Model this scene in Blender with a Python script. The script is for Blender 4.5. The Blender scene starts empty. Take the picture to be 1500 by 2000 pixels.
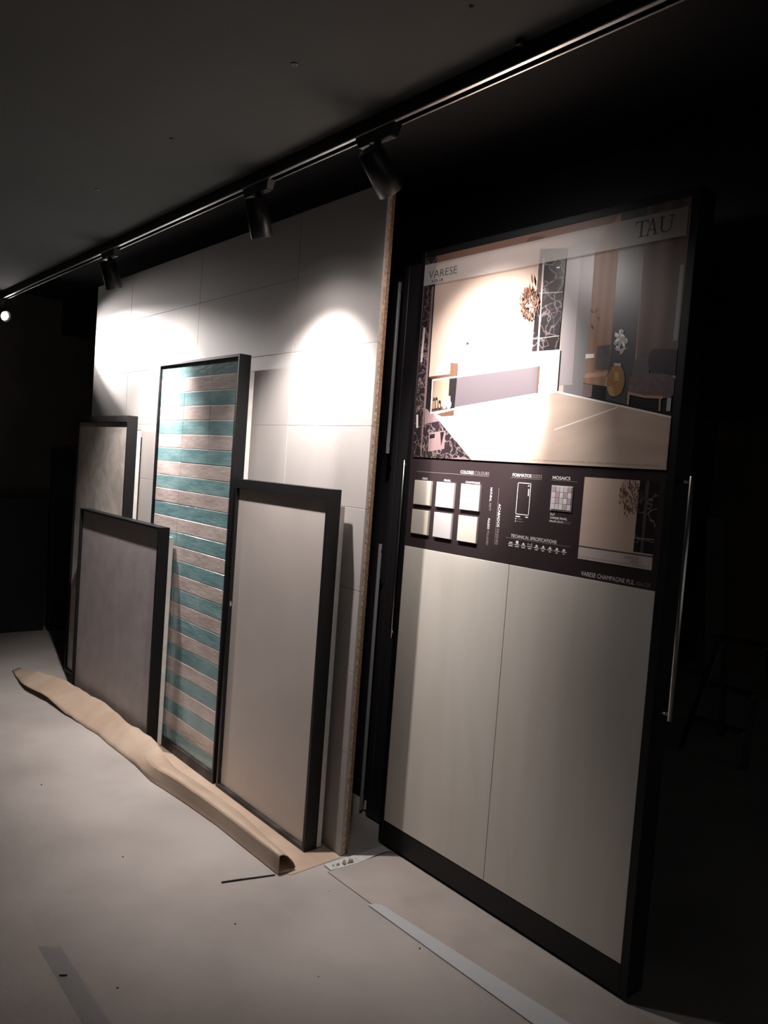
import bpy, math, random
from mathutils import Vector, Matrix

# ------------------------------------------------------------------ camera, world, light
scn = bpy.context.scene
col = scn.collection
H = 1.637                      # eye height
F_PX, CX, CY = 1560.0, 750.0, 1000.0
RIGHT = Vector((0.63070203, 0.7725179, 0.0736956))
UP = Vector((-0.08748766, -0.02357721, 0.99588655))
FWD = Vector((-0.77107772, 0.63455513, -0.05271559))
cd = bpy.data.cameras.new('camera')
cam = bpy.data.objects.new('camera', cd)
col.objects.link(cam)
cd.sensor_fit = 'VERTICAL'
cd.sensor_height = 36.0
cd.lens = F_PX / 2000.0 * 36.0
cd.clip_start = 0.05
cam.matrix_world = Matrix(((RIGHT.x, UP.x, -FWD.x, 0), (RIGHT.y, UP.y, -FWD.y, 0),
                           (RIGHT.z, UP.z, -FWD.z, H), (0, 0, 0, 1)))
scn.camera = cam
scn.view_settings.view_transform = 'Standard'
scn.view_settings.look = 'None'
scn.view_settings.gamma = 1.0
scn.view_settings.use_curve_mapping = False
scn.view_settings.exposure = 1.25

w = bpy.data.worlds.new('world')
scn.world = w
w.use_nodes = True
w.node_tree.nodes['Background'].inputs[0].default_value = (1.0, 1.0, 1.0, 1)
w.node_tree.nodes['Background'].inputs[1].default_value = 0.06

LAMP_COL = (1.0, 0.922, 0.888)


# ------------------------------------------------------------------ helpers
def ray(px, py):
    return RIGHT * (px - CX) - UP * (py - CY) + FWD * F_PX


PY = 2.246                      # front plane of the sliding display panel


def pp(px, py):                 # calibrated point on the panel plane -> (x, z)
    r = ray(px, py)
    r = r * (PY / r.y)
    return (r.x, r.z + H)


def crop(ox, oy, s, pts):
    return [pp(ox + x / s, oy + y / s) for x, y in pts]


def lin(c):
    return tuple(((v / 255) / 12.92 if v / 255 <= 0.04045 else ((v / 255 + 0.055) / 1.055) ** 2.4) for v in c)


def mat(name, rgb, rough=0.5, metal=0.0, rgb2=None, scale=6.0, stretch=(1, 1, 1), bump=0.0, bscale=40.0,
        detail=4.0, lo=0.35, hi=0.65, spec=0.5, coat=0.0, distort=0.0):
    m = bpy.data.materials.new(name)
    m.use_nodes = True
    nt = m.node_tree
    b = nt.nodes['Principled BSDF']
    c1 = lin(rgb) + (1,)
    b.inputs['Base Color'].default_value = c1
    b.inputs['Roughness'].default_value = rough
    b.inputs['Metallic'].default_value = metal
    b.inputs['Specular IOR Level'].default_value = spec
    b.inputs['Coat Weight'].default_value = coat
    b.inputs['Coat Roughness'].default_value = 0.08
    if rgb2 or bump:
        tc = nt.nodes.new('ShaderNodeTexCoord')
        mp = nt.nodes.new('ShaderNodeMapping')
        mp.inputs['Scale'].default_value = stretch
        nt.links.new(tc.outputs['Object'], mp.inputs[0])
    if rgb2:
        n = nt.nodes.new('ShaderNodeTexNoise')
        n.inputs['Scale'].default_value = scale
        n.inputs['Detail'].default_value = detail
        n.inputs['Distortion'].default_value = distort
        nt.links.new(mp.outputs[0], n.inputs['Vector'])
        r = nt.nodes.new('ShaderNodeValToRGB')
        r.color_ramp.elements[0].position = lo
        r.color_ramp.elements[1].position = hi
        r.color_ramp.elements[0].color = c1
        r.color_ramp.elements[1].color = lin(rgb2) + (1,)
        nt.links.new(n.outputs['Fac'], r.inputs[0])
        nt.links.new(r.outputs[0], b.inputs['Base Color'])
    if bump:
        n2 = nt.nodes.new('ShaderNodeTexNoise')
        n2.inputs['Scale'].default_value = bscale
        n2.inputs['Detail'].default_value = 5
        nt.links.new(mp.outputs[0], n2.inputs['Vector'])
        bp = nt.nodes.new('ShaderNodeBump')
        bp.inputs['Strength'].default_value = bump
        bp.inputs['Distance'].default_value = 0.02
        nt.links.new(n2.outputs['Fac'], bp.inputs['Height'])
        nt.links.new(bp.outputs[0], b.inputs['Normal'])
    return m


def marble(name, base, vein, scale=9.0, width=0.035, rough=0.3):
    m = bpy.data.materials.new(name)
    m.use_nodes = True
    nt = m.node_tree
    b = nt.nodes['Principled BSDF']
    b.inputs['Roughness'].default_value = rough
    tc = nt.nodes.new('ShaderNodeTexCoord')
    n = nt.nodes.new('ShaderNodeTexNoise')
    n.inputs['Scale'].default_value = scale * 0.8
    n.inputs['Detail'].default_value = 3
    mx = nt.nodes.new('ShaderNodeMix')
    mx.data_type = 'RGBA'
    mx.inputs[0].default_value = 0.12
    v = nt.nodes.new('ShaderNodeTexVoronoi')
    v.feature = 'DISTANCE_TO_EDGE'
    v.inputs['Scale'].default_value = scale
    nt.links.new(tc.outputs['Object'], n.inputs['Vector'])
    nt.links.new(tc.outputs['Object'], mx.inputs[6])
    nt.links.new(n.outputs['Color'], mx.inputs[7])
    nt.links.new(mx.outputs[2], v.inputs['Vector'])
    r = nt.nodes.new('ShaderNodeValToRGB')
    r.color_ramp.elements[0].position = 0.0
    r.color_ramp.elements[1].position = width
    r.color_ramp.elements[0].color = lin(vein) + (1,)
    r.color_ramp.elements[1].color = lin(base) + (1,)
    nt.links.new(v.outputs['Distance'], r.inputs[0])
    nt.links.new(r.outputs[0], b.inputs['Base Color'])
    return m


def banded(name, c1, c2, scale, rough=0.5, axis='X'):
    m = bpy.data.materials.new(name)
    m.use_nodes = True
    nt = m.node_tree
    b = nt.nodes['Principled BSDF']
    b.inputs['Roughness'].default_value = rough
    tc = nt.nodes.new('ShaderNodeTexCoord')
    wv = nt.nodes.new('ShaderNodeTexWave')
    wv.bands_direction = axis
    wv.inputs['Scale'].default_value = scale
    wv.inputs['Distortion'].default_value = 1.2
    wv.inputs['Detail'].default_value = 2
    nt.links.new(tc.outputs['Object'], wv.inputs['Vector'])
    r = nt.nodes.new('ShaderNodeValToRGB')
    r.color_ramp.elements[0].color = lin(c1) + (1,)
    r.color_ramp.elements[1].color = lin(c2) + (1,)
    nt.links.new(wv.outputs['Color'], r.inputs[0])
    nt.links.new(r.outputs[0], b.inputs['Base Color'])
    return m


def translucent(name, rgb, alpha, rough=0.4):
    m = mat(name, rgb, rough)
    m.node_tree.nodes['Principled BSDF'].inputs['Alpha'].default_value = alpha
    return m


def emitter(name, rgb, strength):
    m = bpy.data.materials.new(name)
    m.use_nodes = True
    b = m.node_tree.nodes['Principled BSDF']
    b.inputs['Base Color'].default_value = (0.8, 0.8, 0.8, 1)
    b.inputs['Emission Color'].default_value = tuple(rgb) + (1,)
    b.inputs['Emission Strength'].default_value = strength
    return m


def tag(o, label=None, cat=None, group=None, kind=None):
    if label: o['label'] = label
    if cat: o['category'] = cat
    if group: o['group'] = group
    if kind: o['kind'] = kind
    return o


def empty(name, loc, label=None, cat=None, group=None):
    o = bpy.data.objects.new(name, None)
    o.empty_display_size = 0.05
    col.objects.link(o)
    o.location = loc
    return tag(o, label, cat, group)


def world_loc(o):
    v = Vector((0, 0, 0))
    while o is not None:
        v += o.location
        o = o.parent
    return v


class MB:
    def __init__(self):
        self.v, self.f, self.mi, self.sm = [], [], [], []

    def add(self, vs, fs, mi=0, smooth=False):
        n = len(self.v)
        self.v += [tuple(p) for p in vs]
        for q in fs:
            self.f.append(tuple(i + n for i in q))
            self.mi.append(mi)
            self.sm.append(smooth)
        return self

    def box(self, x0, x1, y0, y1, z0, z1, mi=0):
        vs = [(x, y, z) for x in (x0, x1) for y in (y0, y1) for z in (z0, z1)]
        return self.add(vs, [(0, 1, 3, 2), (4, 6, 7, 5), (0, 4, 5, 1), (2, 3, 7, 6), (0, 2, 6, 4), (1, 5, 7, 3)], mi)

    def slab(self, x0, x1, yb, yf, z0, z1, c, mi=0):
        """box whose front (-y) face has chamfered edges of width c"""
        o = [(x0, yf + c, z0), (x1, yf + c, z0), (x1, yf + c, z1), (x0, yf + c, z1)]
        i = [(x0 + c, yf, z0 + c), (x1 - c, yf, z0 + c), (x1 - c, yf, z1 - c), (x0 + c, yf, z1 - c)]
        b = [(x0, yb, z0), (x1, yb, z0), (x1, yb, z1), (x0, yb, z1)]
        fs = [(4, 5, 6, 7), (11, 10, 9, 8)]
        for k in range(4):
            n = (k + 1) % 4
            fs += [(k, n, 4 + n, 4 + k), (8 + k, 8 + n, n, k)]
        return self.add(o + i + b, fs, mi)

    def bevbox(self, x0, x1, y0, y1, z0, z1, c, mi=0):
        vs, fs = [], []
        for (a, z) in ((c, z0), (0, z0 + c), (0, z1 - c), (c, z1)):
            for (x, y) in ((x0 + a + c, y0 + a), (x1 - a - c, y0 + a), (x1 - a, y0 + a + c), (x1 - a, y1 - a - c),
                           (x1 - a - c, y1 - a), (x0 + a + c, y1 - a), (x0 + a, y1 - a - c), (x0 + a, y0 + a + c)):
                vs.append((x, y, z))
        fs.append(tuple(range(7, -1, -1)))
        fs.append(tuple(range(24, 32)))
        for l in range(3):
            for k in range(8):
                n = (k + 1) % 8
                fs.append((l * 8 + k, l * 8 + n, l * 8 + 8 + n, l * 8 + 8 + k))
        return self.add(vs, fs, mi)

    def prism(self, pts, y0, y1, mi=0):
        """polygon in the x-z plane, extruded from y0 (front) to y1"""
        n = len(pts)
        vs = [(x, y0, z) for x, z in pts] + [(x, y1, z) for x, z in pts]
        fs = [tuple(range(n)), tuple(range(2 * n - 1, n - 1, -1))]
        fs += [(k, n + k, n + (k + 1) % n, (k + 1) % n) for k in range(n)]
        return self.add(vs, fs, mi)

    def flat(self, pts, z0, z1, mi=0):
        """polygon in the x-y plane, extruded in z"""
        n = len(pts)
        vs = [(x, y, z0) for x, y in pts] + [(x, y, z1) for x, y in pts]
        fs = [tuple(range(n - 1, -1, -1)), tuple(range(n, 2 * n))]
        fs += [(k, (k + 1) % n, n + (k + 1) % n, n + k) for k in range(n)]
        return self.add(vs, fs, mi)

    def lathe(self, p0, axis, prof, n=24, mi=0, smooth=True):
        """profile of (distance along axis, radius) swept round the axis"""
        a = Vector(axis).normalized()
        u = a.orthogonal().normalized()
        v = a.cross(u)
        p0 = Vector(p0)
        vs, fs = [], []
        for (d, r) in prof:
            for k in range(n):
                t = 2 * math.pi * k / n
                vs.append(p0 + a * d + (u * math.cos(t) + v * math.sin(t)) * r)
        for l in range(len(prof) - 1):
            for k in range(n):
                m = (k + 1) % n
                fs.append((l * n + k, l * n + m, l * n + n + m, l * n + n + k))
        fs.append(tuple(range(n - 1, -1, -1)))
        fs.append(tuple(range((len(prof) - 1) * n, len(prof) * n)))
        base = len(self.f)
        self.add(vs, fs, mi, smooth)
        self.sm[-1] = self.sm[-2] = False
        return self

    def rod(self, p0, p1, r, n=16, mi=0):
        d = Vector(p1) - Vector(p0)
        L = d.length
        c = min(r * 0.25, L * 0.1)
        return self.lathe(p0, d, [(0, r - c), (c, r), (L - c, r), (L, r - c)], n, mi)

    def bar(self, p0, p1, wx, wy, mi=0):
        """rectangular bar between two points"""
        p0, p1 = Vector(p0), Vector(p1)
        d = (p1 - p0).normalized()
        s = d.cross(Vector((0, 0, 1)))
        if s.length < 1e-3: s = Vector((1, 0, 0))
        s.normalize()
        t = d.cross(s).normalized()
        vs = []
        for p in (p0, p1):
            for a, b in ((-1, -1), (1, -1), (1, 1), (-1, 1)):
                vs.append(p + s * a * wx / 2 + t * b * wy / 2)
        return self.add(vs, [(3, 2, 1, 0), (4, 5, 6, 7), (0, 1, 5, 4), (1, 2, 6, 5), (2, 3, 7, 6), (3, 0, 4, 7)], mi)

    def build(self, name, mats, parent=None, origin=None):
        if not isinstance(mats, (list, tuple)): mats = [mats]
        off = world_loc(parent) if parent is not None else (Vector(origin) if origin else None)
        if off is None:
            xs = list(zip(*self.v))
            off = Vector(((min(xs[0]) + max(xs[0])) / 2, (min(xs[1]) + max(xs[1])) / 2, min(xs[2])))
        me = bpy.data.meshes.new(name)
        me.from_pydata([tuple(Vector(p) - off) for p in self.v], [], self.f)
        for m in mats: me.materials.append(m)
        for p, i, s in zip(me.polygons, self.mi, self.sm):
            p.material_index = i
            p.use_smooth = s
        me.update()
        o = bpy.data.objects.new(name, me)
        col.objects.link(o)
        if parent is not None:
            o.parent = parent
        else:
            o.location = off
        return o


def struct(name, mb, m):
    return tag(mb.build(name, m), kind='structure')


# ------------------------------------------------------------------ materials
M = {}
M['floor'] = mat('floor_cardboard', (186, 179, 174), 0.62, rgb2=(152, 145, 140), scale=1.6, detail=9, lo=0.3, hi=0.72, bump=0.10, bscale=24)
M['sheet'] = mat('sheet_cardboard', (178, 169, 163), 0.66, rgb2=(156, 147, 141), scale=3.5, detail=6, lo=0.3, hi=0.7, bump=0.08, bscale=22)
M['ceiling'] = mat('ceiling_paint', (74, 78, 78), 0.8, rgb2=(68, 72, 73), scale=1.3, bump=0.05, bscale=60)
M['black_wall'] = mat('black_wall_paint', (22, 23, 26), 0.75, rgb2=(18, 19, 22), scale=2)
M['end_wall'] = mat('end_wall_plaster', (92, 88, 84), 0.85, rgb2=(80, 77, 74), scale=2.5, bump=0.05, bscale=30)
M['far_wall'] = mat('far_wall_plaster', (120, 104, 90), 0.85, rgb2=(104, 88, 78), scale=1.5)
M['frame'] = mat('black_aluminium', (15, 15, 16), 0.48, rgb2=(20, 19, 20), scale=14, spec=0.35)
M['charcoal'] = mat('charcoal_steel', (46, 45, 48), 0.4, spec=0.5)
M['chrome'] = mat('brushed_steel', (200, 198, 194), 0.22, 1.0, bump=0.02, bscale=200)
M['alu'] = mat('aluminium_edge', (196, 196, 198), 0.4, 0.3)
M['track'] = mat('track_black', (16, 16, 17), 0.5)
M['tracklip'] = mat('track_lip_metal', (205, 204, 203), 0.32, 1.0)
M['lamp'] = mat('lamp_black', (12, 12, 13), 0.36, spec=0.5)
M['lampgrey'] = mat('lamp_grey_plastic', (70, 69, 68), 0.35)
M['lens'] = emitter('lamp_lens', (1, 0.95, 0.9), 30)
M['bigtile'] = mat('light_grey_porcelain', (176, 171, 168), 0.62, rgb2=(163, 157, 154), scale=1.1, stretch=(1, 1, 0.5), detail=5, bump=0.015, bscale=20, distort=0.6)
M['joint'] = mat('pale_grout', (196, 190, 184), 0.8)
M['chip'] = mat('chipboard', (142, 118, 97), 0.85, rgb2=(104, 83, 65), scale=120, detail=2, bump=0.4, bscale=160)
M['glue'] = mat('tile_adhesive', (196, 176, 158), 0.9, rgb2=(150, 128, 108), scale=60, bump=0.5, bscale=90)
M['teal'] = [mat('teal_glaze_%d' % i, c, 0.15, rgb2=d, scale=5, stretch=(1, 1, 3.2), detail=7, bump=0.10, bscale=20, coat=0.3) for i, (c, d) in enumerate(
    [((146, 178, 180), (116, 153, 157)), ((140, 174, 177), (110, 148, 153)), ((150, 181, 183), (120, 157, 160))])]
M['rose'] = [mat('rose_beige_glaze_%d' % i, c, 0.17, rgb2=d, scale=5, stretch=(1, 1, 3.2), detail=7, bump=0.10, bscale=20, coat=0.3) for i, (c, d) in enumerate(
    [((216, 203, 198), (194, 178, 173)), ((212, 198, 193), (190, 174, 169)), ((219, 206, 201), (198, 182, 177))])]
M['grout'] = mat('white_grout', (222, 220, 214), 0.8)
M['panel_a'] = mat('veined_grey_porcelain', (196, 188, 180), 0.32, rgb2=(174, 165, 157), scale=4, stretch=(1.2, 1, 1), detail=7, lo=0.42, hi=0.58, distort=2.2)
M['panel_b'] = mat('taupe_stone', (184, 175, 174), 0.5, rgb2=(164, 155, 154), scale=9, detail=8, lo=0.25, hi=0.75, bump=0.04, bscale=90)
M['panel_d'] = mat('pale_greige_porcelain', (206, 197, 192), 0.45, rgb2=(194, 184, 178), scale=2.2, detail=6, lo=0.3, hi=0.7)
M['white_board'] = mat('white_board', (222, 218, 212), 0.6, rgb2=(206, 202, 196), scale=20)
M['kraft'] = mat('kraft_paper', (200, 179, 160), 0.5, rgb2=(186, 162, 142), scale=5, detail=6, bump=0.22, bscale=11)
M['tape'] = translucent('frosted_tape', (216, 219, 222), 0.6, 0.35)
M['faint_tape'] = translucent('faint_tape', (160, 168, 172), 0.18, 0.45)
M['frame_worn'] = mat('chipped_black_aluminium', (17, 17, 18), 0.42, rgb2=(150, 146, 142), scale=26, stretch=(1, 1, 0.35), detail=2, lo=0.66, hi=0.70)
M['frame_dusty'] = mat('dusty_black_aluminium', (24, 23, 23), 0.6, rgb2=(84, 78, 75), scale=9, detail=3, lo=0.45, hi=0.8)
M['white_tape'] = mat('white_tape', (208, 208, 206), 0.5, rgb2=(190, 190, 188), scale=30)
M['crumb'] = mat('plaster_crumb', (176, 166, 156), 0.9, rgb2=(120, 104, 92), scale=80)
M['speck'] = mat('dark_grit', (58, 52, 48), 0.9)
M['stick'] = mat('dark_splinter', (34, 30, 28), 0.8)
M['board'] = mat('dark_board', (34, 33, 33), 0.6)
M['wood_dark'] = mat('dusty_wood', (84, 76, 68), 0.75, rgb2=(68, 60, 53), scale=8, stretch=(1, 1, 6))
# display panel
M['graphic'] = mat('aubergine_black_print', (52, 43, 45), 0.34, spec=0.5)
M['champ'] = mat('champagne_onyx', (211, 206, 198), 0.24, rgb2=(203, 195, 184), scale=2.2, stretch=(2.2, 1, 0.35), detail=5, lo=0.35, hi=0.75, distort=1.2)
M['s_onice'] = mat('sample_onice', (182, 173, 163), 0.3)
M['s_pearl'] = mat('sample_pearl', (190, 185, 185), 0.3)
M['s_champ'] = mat('sample_champagne', (204, 195, 185), 0.3)
M['ink_white'] = mat('white_ink', (236, 232, 230), 0.5)
M['ink_grey'] = mat('grey_ink', (150, 136, 136), 0.5)
M['ink_dark'] = mat('dark_ink', (44, 38, 38), 0.5)
M['ink_mid'] = mat('brown_grey_ink', (112, 98, 96), 0.5)

# ------------------------------------------------------------------ setting
WX = -7.42                       # end wall
struct('floor', MB().box(-9, 4, -4, 9.5, -0.1, 0.0), M['floor'])
struct('ceiling', MB().box(WX, 4, -4, 1.615, 2.76, 2.9), M['ceiling'])
struct('ceiling', MB().box(-9, 4, 1.615, 9.5, 2.92, 3.0), M['black_wall'])
struct('wall_back', MB().box(-9, -1.6, 2.62, 2.76, 0, 2.92), M['black_wall'])
struct('wall_left', MB().box(WX - 0.12, WX, -4, 2.62, 0, 2.92), M['end_wall'])
struct('wall_far', MB().box(-9, 4, 7.3, 7.42, 0, 2.92), M['far_wall'])
struct('wall_side', MB().box(-4.05, -3.95, 2.76, 7.3, 0, 2.92), M['black_wall'])
struct('trim_1', MB().box(WX, -7.1, 2.25, 2.62, 2.62, 2.92), M['black_wall'])
struct('wall_header', MB().box(-1.6, 4, 2.62, 2.76, 1.895, 2.92), M['black_wall'])
struct('wall_behind', MB().box(WX, 4, -4.12, -4, 0, 2.76), M['end_wall'])

# screw holes patched in the ceiling
for x, y, r in ((-2.011, 1.207, 0.012), (-2.795, 1.192, 0.007), (-1.452, 1.349, 0.006), (-3.591, 1.209, 0.012)):
    tag(MB().lathe((x, y, 2.7605), (0, 0, -1), [(0, r), (0.0025, r * 0.9), (0.0035, r * 0.4), (0.001, r * 0.2)], 10).build('ceiling_anchor', M['lampgrey'] if r > 0.01 else M['black_wall']),
        'pale plugged anchor in the dark ceiling' if r > 0.01 else 'tiny dark screw hole in the dark ceiling', 'anchor', 'pale ceiling anchors' if r > 0.01 else 'dark ceiling screw holes')

# ------------------------------------------------------------------ track and spotlights
TY = 1.58
tr = empty('track_rail', (-3.4, TY, 2.715), 'long black lighting track fixed under the dark ceiling', 'track')
X0, X1 = WX, 0.3
c = MB()
c.box(X0, X1, TY - 0.02, TY + 0.02, 2.753, 2.76)
c.box(X0, X1, TY - 0.02, TY - 0.016, 2.718, 2.753)
c.box(X0, X1, TY + 0.016, TY + 0.02, 2.718, 2.753)
c.build('channel', M['track'], tr)
MB().bevbox(X0, X1, TY - 0.02, TY - 0.007, 2.713, 2.718, 0.0012).build('lip', M['tracklip'], tr)
MB().bevbox(X0, X1, TY + 0.013, TY + 0.02, 2.713, 2.718, 0.0012).build('lip', M['tracklip'], tr)
MB().box(-1.47, -1.455, TY - 0.05, TY - 0.02, 2.745, 2.76).build('mounting_clip', M['track'], tr)


def spotlight(x, aim, label, energy, core_aim=None):
    t = empty('track_spotlight', (x, TY, 2.713), label, 'spotlight', 'spotlights on the black track')
    a = MB()
    zt, zb = 2.7128, 2.680
    a.add([(x - 0.10, TY - 0.016, zt), (x + 0.10, TY - 0.016, zt), (x + 0.10, TY + 0.016, zt), (x - 0.10, TY + 0.016, zt),
           (x - 0.085, TY - 0.013, zb), (x + 0.085, TY - 0.013, zb), (x + 0.085, TY + 0.013, zb), (x - 0.085, TY + 0.013, zb)],
          [(0, 1, 2, 3), (7, 6, 5, 4), (0, 4, 5, 1), (1, 5, 6, 2), (2, 6, 7, 3), (3, 7, 4, 0)])
    ad = a.build('adapter', M['lamp'], t)
    MB().box(x - 0.08, x - 0.03, TY - 0.0125, TY + 0.0125, zb - 0.003, zb).build('highlight_plate', M['lampgrey'], ad)  # lighter grey plates added to suggest highlights on the adapter's underside
    MB().box(x + 0.028, x + 0.08, TY - 0.0125, TY + 0.0125, zb - 0.003, zb).build('highlight_plate', M['lampgrey'], ad)
    MB().rod((x, TY, 2.682), (x, TY, 2.636), 0.013).build('stem', M['lamp'], t)
    piv = Vector((x, TY, 2.618))
    d = (Vector(aim) - piv).normalized()
    back = piv - d * 0.045
    R, L = 0.044, 0.15
    hd = MB().lathe(back, d, [(0.004, 0.02), (0, R - 0.006), (0.006, R), (L - 0.001, R), (L, R - 0.002), (L, R - 0.004), (L - 0.02, R - 0.006), (L - 0.022, 0.01)], 32).build('head', M['lamp'], t)
    MB().lathe(back + d * (L - 0.0215), d, [(0, R - 0.008), (0.001, R - 0.008)], 24).build('lens', M['lens'], hd)
    MB().rod(piv + Vector((0, 0, 0.012)), piv + Vector((0, 0, 0.03)), 0.017).build('swivel', M['lamp'], t)
    q = d.to_track_quat('-Z', 'Y').to_euler()
    for nm, e, an, bl, rad in (('core_beam', energy[0], energy[1], 0.55, 0.012), ('field_beam', energy[2], energy[3], 0.85, 0.016), ('spill', energy[4], 130, 0.6, 0.03)):
        l = bpy.data.lights.new(nm, 'SPOT')
        l.energy = e
        l.color = LAMP_COL
        l.spot_size = math.radians(an)
        l.spot_blend = bl
        l.shadow_soft_size = rad
        o = bpy.data.objects.new(nm, l)
        col.objects.link(o)
        o.parent = t
        o.location = back + d * (L + (0.012 if nm == 'spill' else 0.004)) - Vector((x, TY, 2.713))
        o.rotation_euler = q
        if nm == 'core_beam' and core_aim:
            o.rotation_euler = (Vector(core_aim) - (back + d * L)).to_track_quat('-Z', 'Y').to_euler()
    return t


# (core watts, core angle, field watts, field angle, spill watts)
spotlight(-6.77, (-5.30, 2.03, 2.25), 'black cylinder spotlight beside the end wall, its lit face turned to the room', (140, 27, 42, 44, 0.6))
spotlight(-4.43, (-4.55, 2.03, 1.42), 'black cylinder spotlight above the teal tile panel, pale rim showing', (26, 32, 80, 96, 3), (-4.36, 1.92, 1.95))
spotlight(-2.84, (-2.98, 2.03, 1.42), 'black cylinder spotlight hanging straight down between two others', (14, 32, 62, 92, 3), (-3.01, 2.03, 1.80))
spotlight(-2.09, (-2.16, 2.246, 1.97), 'black cylinder spotlight tilted towards the tall poster panel', (88, 44, 42, 72, 4))

# ------------------------------------------------------------------ tiled backing board
BX0, BX1, BYF, BZ = -5.89, -2.585, 2.028, 2.80
bb = empty('tiled_display_board', (-4.24, 2.05, 0), 'tall chipboard partition faced with large light grey tiles', 'display board')
MB().box(BX0, BX1 - 0.004, 2.052, 2.070, 0, BZ - 0.004).build('chipboard', M['chip'], bb)
g = MB().box(BX0 + 0.002, BX1 - 0.002, 2.0385, 2.052, 0.002, BZ - 0.006)
g.build('adhesive_layer', M['glue'], bb)
MB().box(BX0 + 0.003, BX1 - 0.006, 2.0295, 2.0385, 0.004, BZ - 0.008).build('grout', M['joint'], bb)
xs = [BX0, -5.237, -4.231, -3.222, BX1]
zs = [0.001, 0.101, 0.443, 0.785, 1.127, 1.469, 1.811, 2.153, 2.495, BZ]
rnd = random.Random(4)
for i in range(len(xs) - 1):
    for j in range(len(zs) - 1):
        gp = 0.0011
        dy = rnd.uniform(-0.0004, 0.0004)
        MB().slab(xs[i] + gp, xs[i + 1] - gp, 2.0383, BYF + dy, zs[j] + gp, zs[j + 1] - gp, 0.0008).build('tile', M['bigtile'], bb)


# ------------------------------------------------------------------ framed sample panels
def framed_panel(name, x0, x1, yf, z1, lip, bottom, recess, face_mat, label, depth=0.064, back=0.026, backtop=0.07, z0=0.003, top=None, worn=False):
    t = empty(name, ((x0 + x1) / 2, yf + 0.04, 0), label, 'tile panel')
    yb = yf + depth
    # four mitred profiles, each a part
    zi0, zi1, xi0, xi1 = z0 + bottom, z1 - (top or lip), x0 + lip, x1 - lip
    MB().prism([(x0, z0), (xi0, zi0), (xi0, zi1), (x0, z1)], yf, yb).build('frame_stile', M['frame_worn'] if worn else M['frame'], t)
    MB().prism([(x1, z0), (x1, z1), (xi1, zi1), (xi1, zi0)], yf, yb).build('frame_stile', M['frame'], t)
    MB().prism([(x0, z1), (xi0, zi1), (xi1, zi1), (x1, z1)], yf, yb).build('frame_rail', M['frame'], t)
    MB().prism([(x0, z0), (x1, z0), (xi1, zi0), (xi0, zi0)], yf, yb).build('frame_rail', M['frame_dusty'], t)
    if face_mat is not None:
        MB().slab(xi0 + 0.0008, xi1 - 0.0008, yb - 0.012, yf + recess, zi0 + 0.0008, zi1 - 0.0008, 0.001).build('porcelain_slab', face_mat, t)
    MB().box(x0 + 0.012, x1 - 0.004, yb, yb + back, z0 + 0.004, z1 - backtop).build('backing_board', M['white_board'], t)
    return t


framed_panel('framed_tile_panel', -5.855, -4.908, 1.918, 1.857, 0.014, 0.03, 0.014, M['panel_a'], 'black framed panel of veined grey porcelain standing behind the lower taupe panel', backtop=0.09, top=0.040)
framed_panel('framed_tile_panel', -5.40, -4.13, 1.82, 1.232, 0.013, 0.03, 0.019, M['panel_b'], 'lowest black framed panel, plain taupe stone face', backtop=0.055)
framed_panel('framed_tile_panel', -3.482, -2.688, 1.912, 1.540, 0.016, 0.018, 0.017, M['panel_d'], 'black framed panel of plain pale greige porcelain at the end of the row', backtop=0.07, top=0.044, worn=True)
tc_ = framed_panel('striped_tile_panel', -4.455, -3.513, 1.910, 2.150, 0.013, 0.05, 0.014, None, 'tall black framed panel of alternating teal and rose beige tiles', backtop=0.075)
cx0, cx1, czt, czb = -4.4415, -3.5265, 2.1365, 0.0535
MB().box(cx0 + 0.0005, cx1 - 0.0005, 1.9247, 1.968, czb + 0.0005, czt - 0.0005).build('grout', M['grout'], tc_)
rows = [czt]
z = 2.058
while z > czb + 0.02:
    rows.append(z)
    z -= 0.0772
rows.append(czb)
colsx = [cx0, -4.130, -3.815, cx1]
rnd = random.Random(11)
for j in range(len(rows) - 1):
    pal = M['teal'] if j % 2 == 0 else M['rose']
    glaze = rnd.choice(pal)
    for i in range(3):
        gz = 0.0027
        MB().slab(colsx[i] + 0.001, colsx[i + 1] - 0.001, 1.9265, 1.9236 + rnd.uniform(-0.0006, 0.0004), rows[j + 1] + gz, rows[j] - gz, 0.0009).build('tile', glaze, tc_)

# ------------------------------------------------------------------ sliding display panel
PX0, PX1, PZ1 = -2.604, -1.340, 2.565
PB = 2.336


def handle(parent, x, sx, y, z0, z1):
    h = MB().rod((x, y, z0), (x, y, z1), 0.0085, 16).build('handle', M['chrome'], parent)
    for zz in (z0 + 0.02, z1 - 0.02):
        MB().rod((x - sx * 0.045, y, zz), (x, y, zz), 0.005, 10).build('bracket', M['chrome'], h)


sp = empty('sliding_display_panel', ((PX0 + PX1) / 2, 2.29, 0), 'tall black sliding panel with interior poster, colour samples and two champagne slabs', 'display panel')
fr = 0.028
ZB = 0.012
MB().bevbox(PX0, PX0 + fr, PY, PB, ZB, PZ1, 0.0015).build('stile', M['frame'], sp)
MB().bevbox(PX1 - fr, PX1, PY, PB, ZB, PZ1, 0.0015).build('stile', M['frame'], sp)
MB().bevbox(PX0 + fr, PX1 - fr, PY, PB, PZ1 - 0.028, PZ1, 0.0015).build('rail', M['frame'], sp)
MB().bevbox(PX0 + fr, PX1 - fr, PY, PB, ZB, 0.112, 0.0015).build('rail', M['frame'], sp)
MB().box(PX0 + fr, PX1 - fr, PY + 0.002, PB - 0.01, 0.112, PZ1 - 0.028).build('graphic_board', M['graphic'], sp)
MB().box(PX1 - 0.06, PX1 - 0.02, PY + 0.02, PY + 0.07, 0.0, ZB).build('foot', M['frame'], sp)
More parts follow.
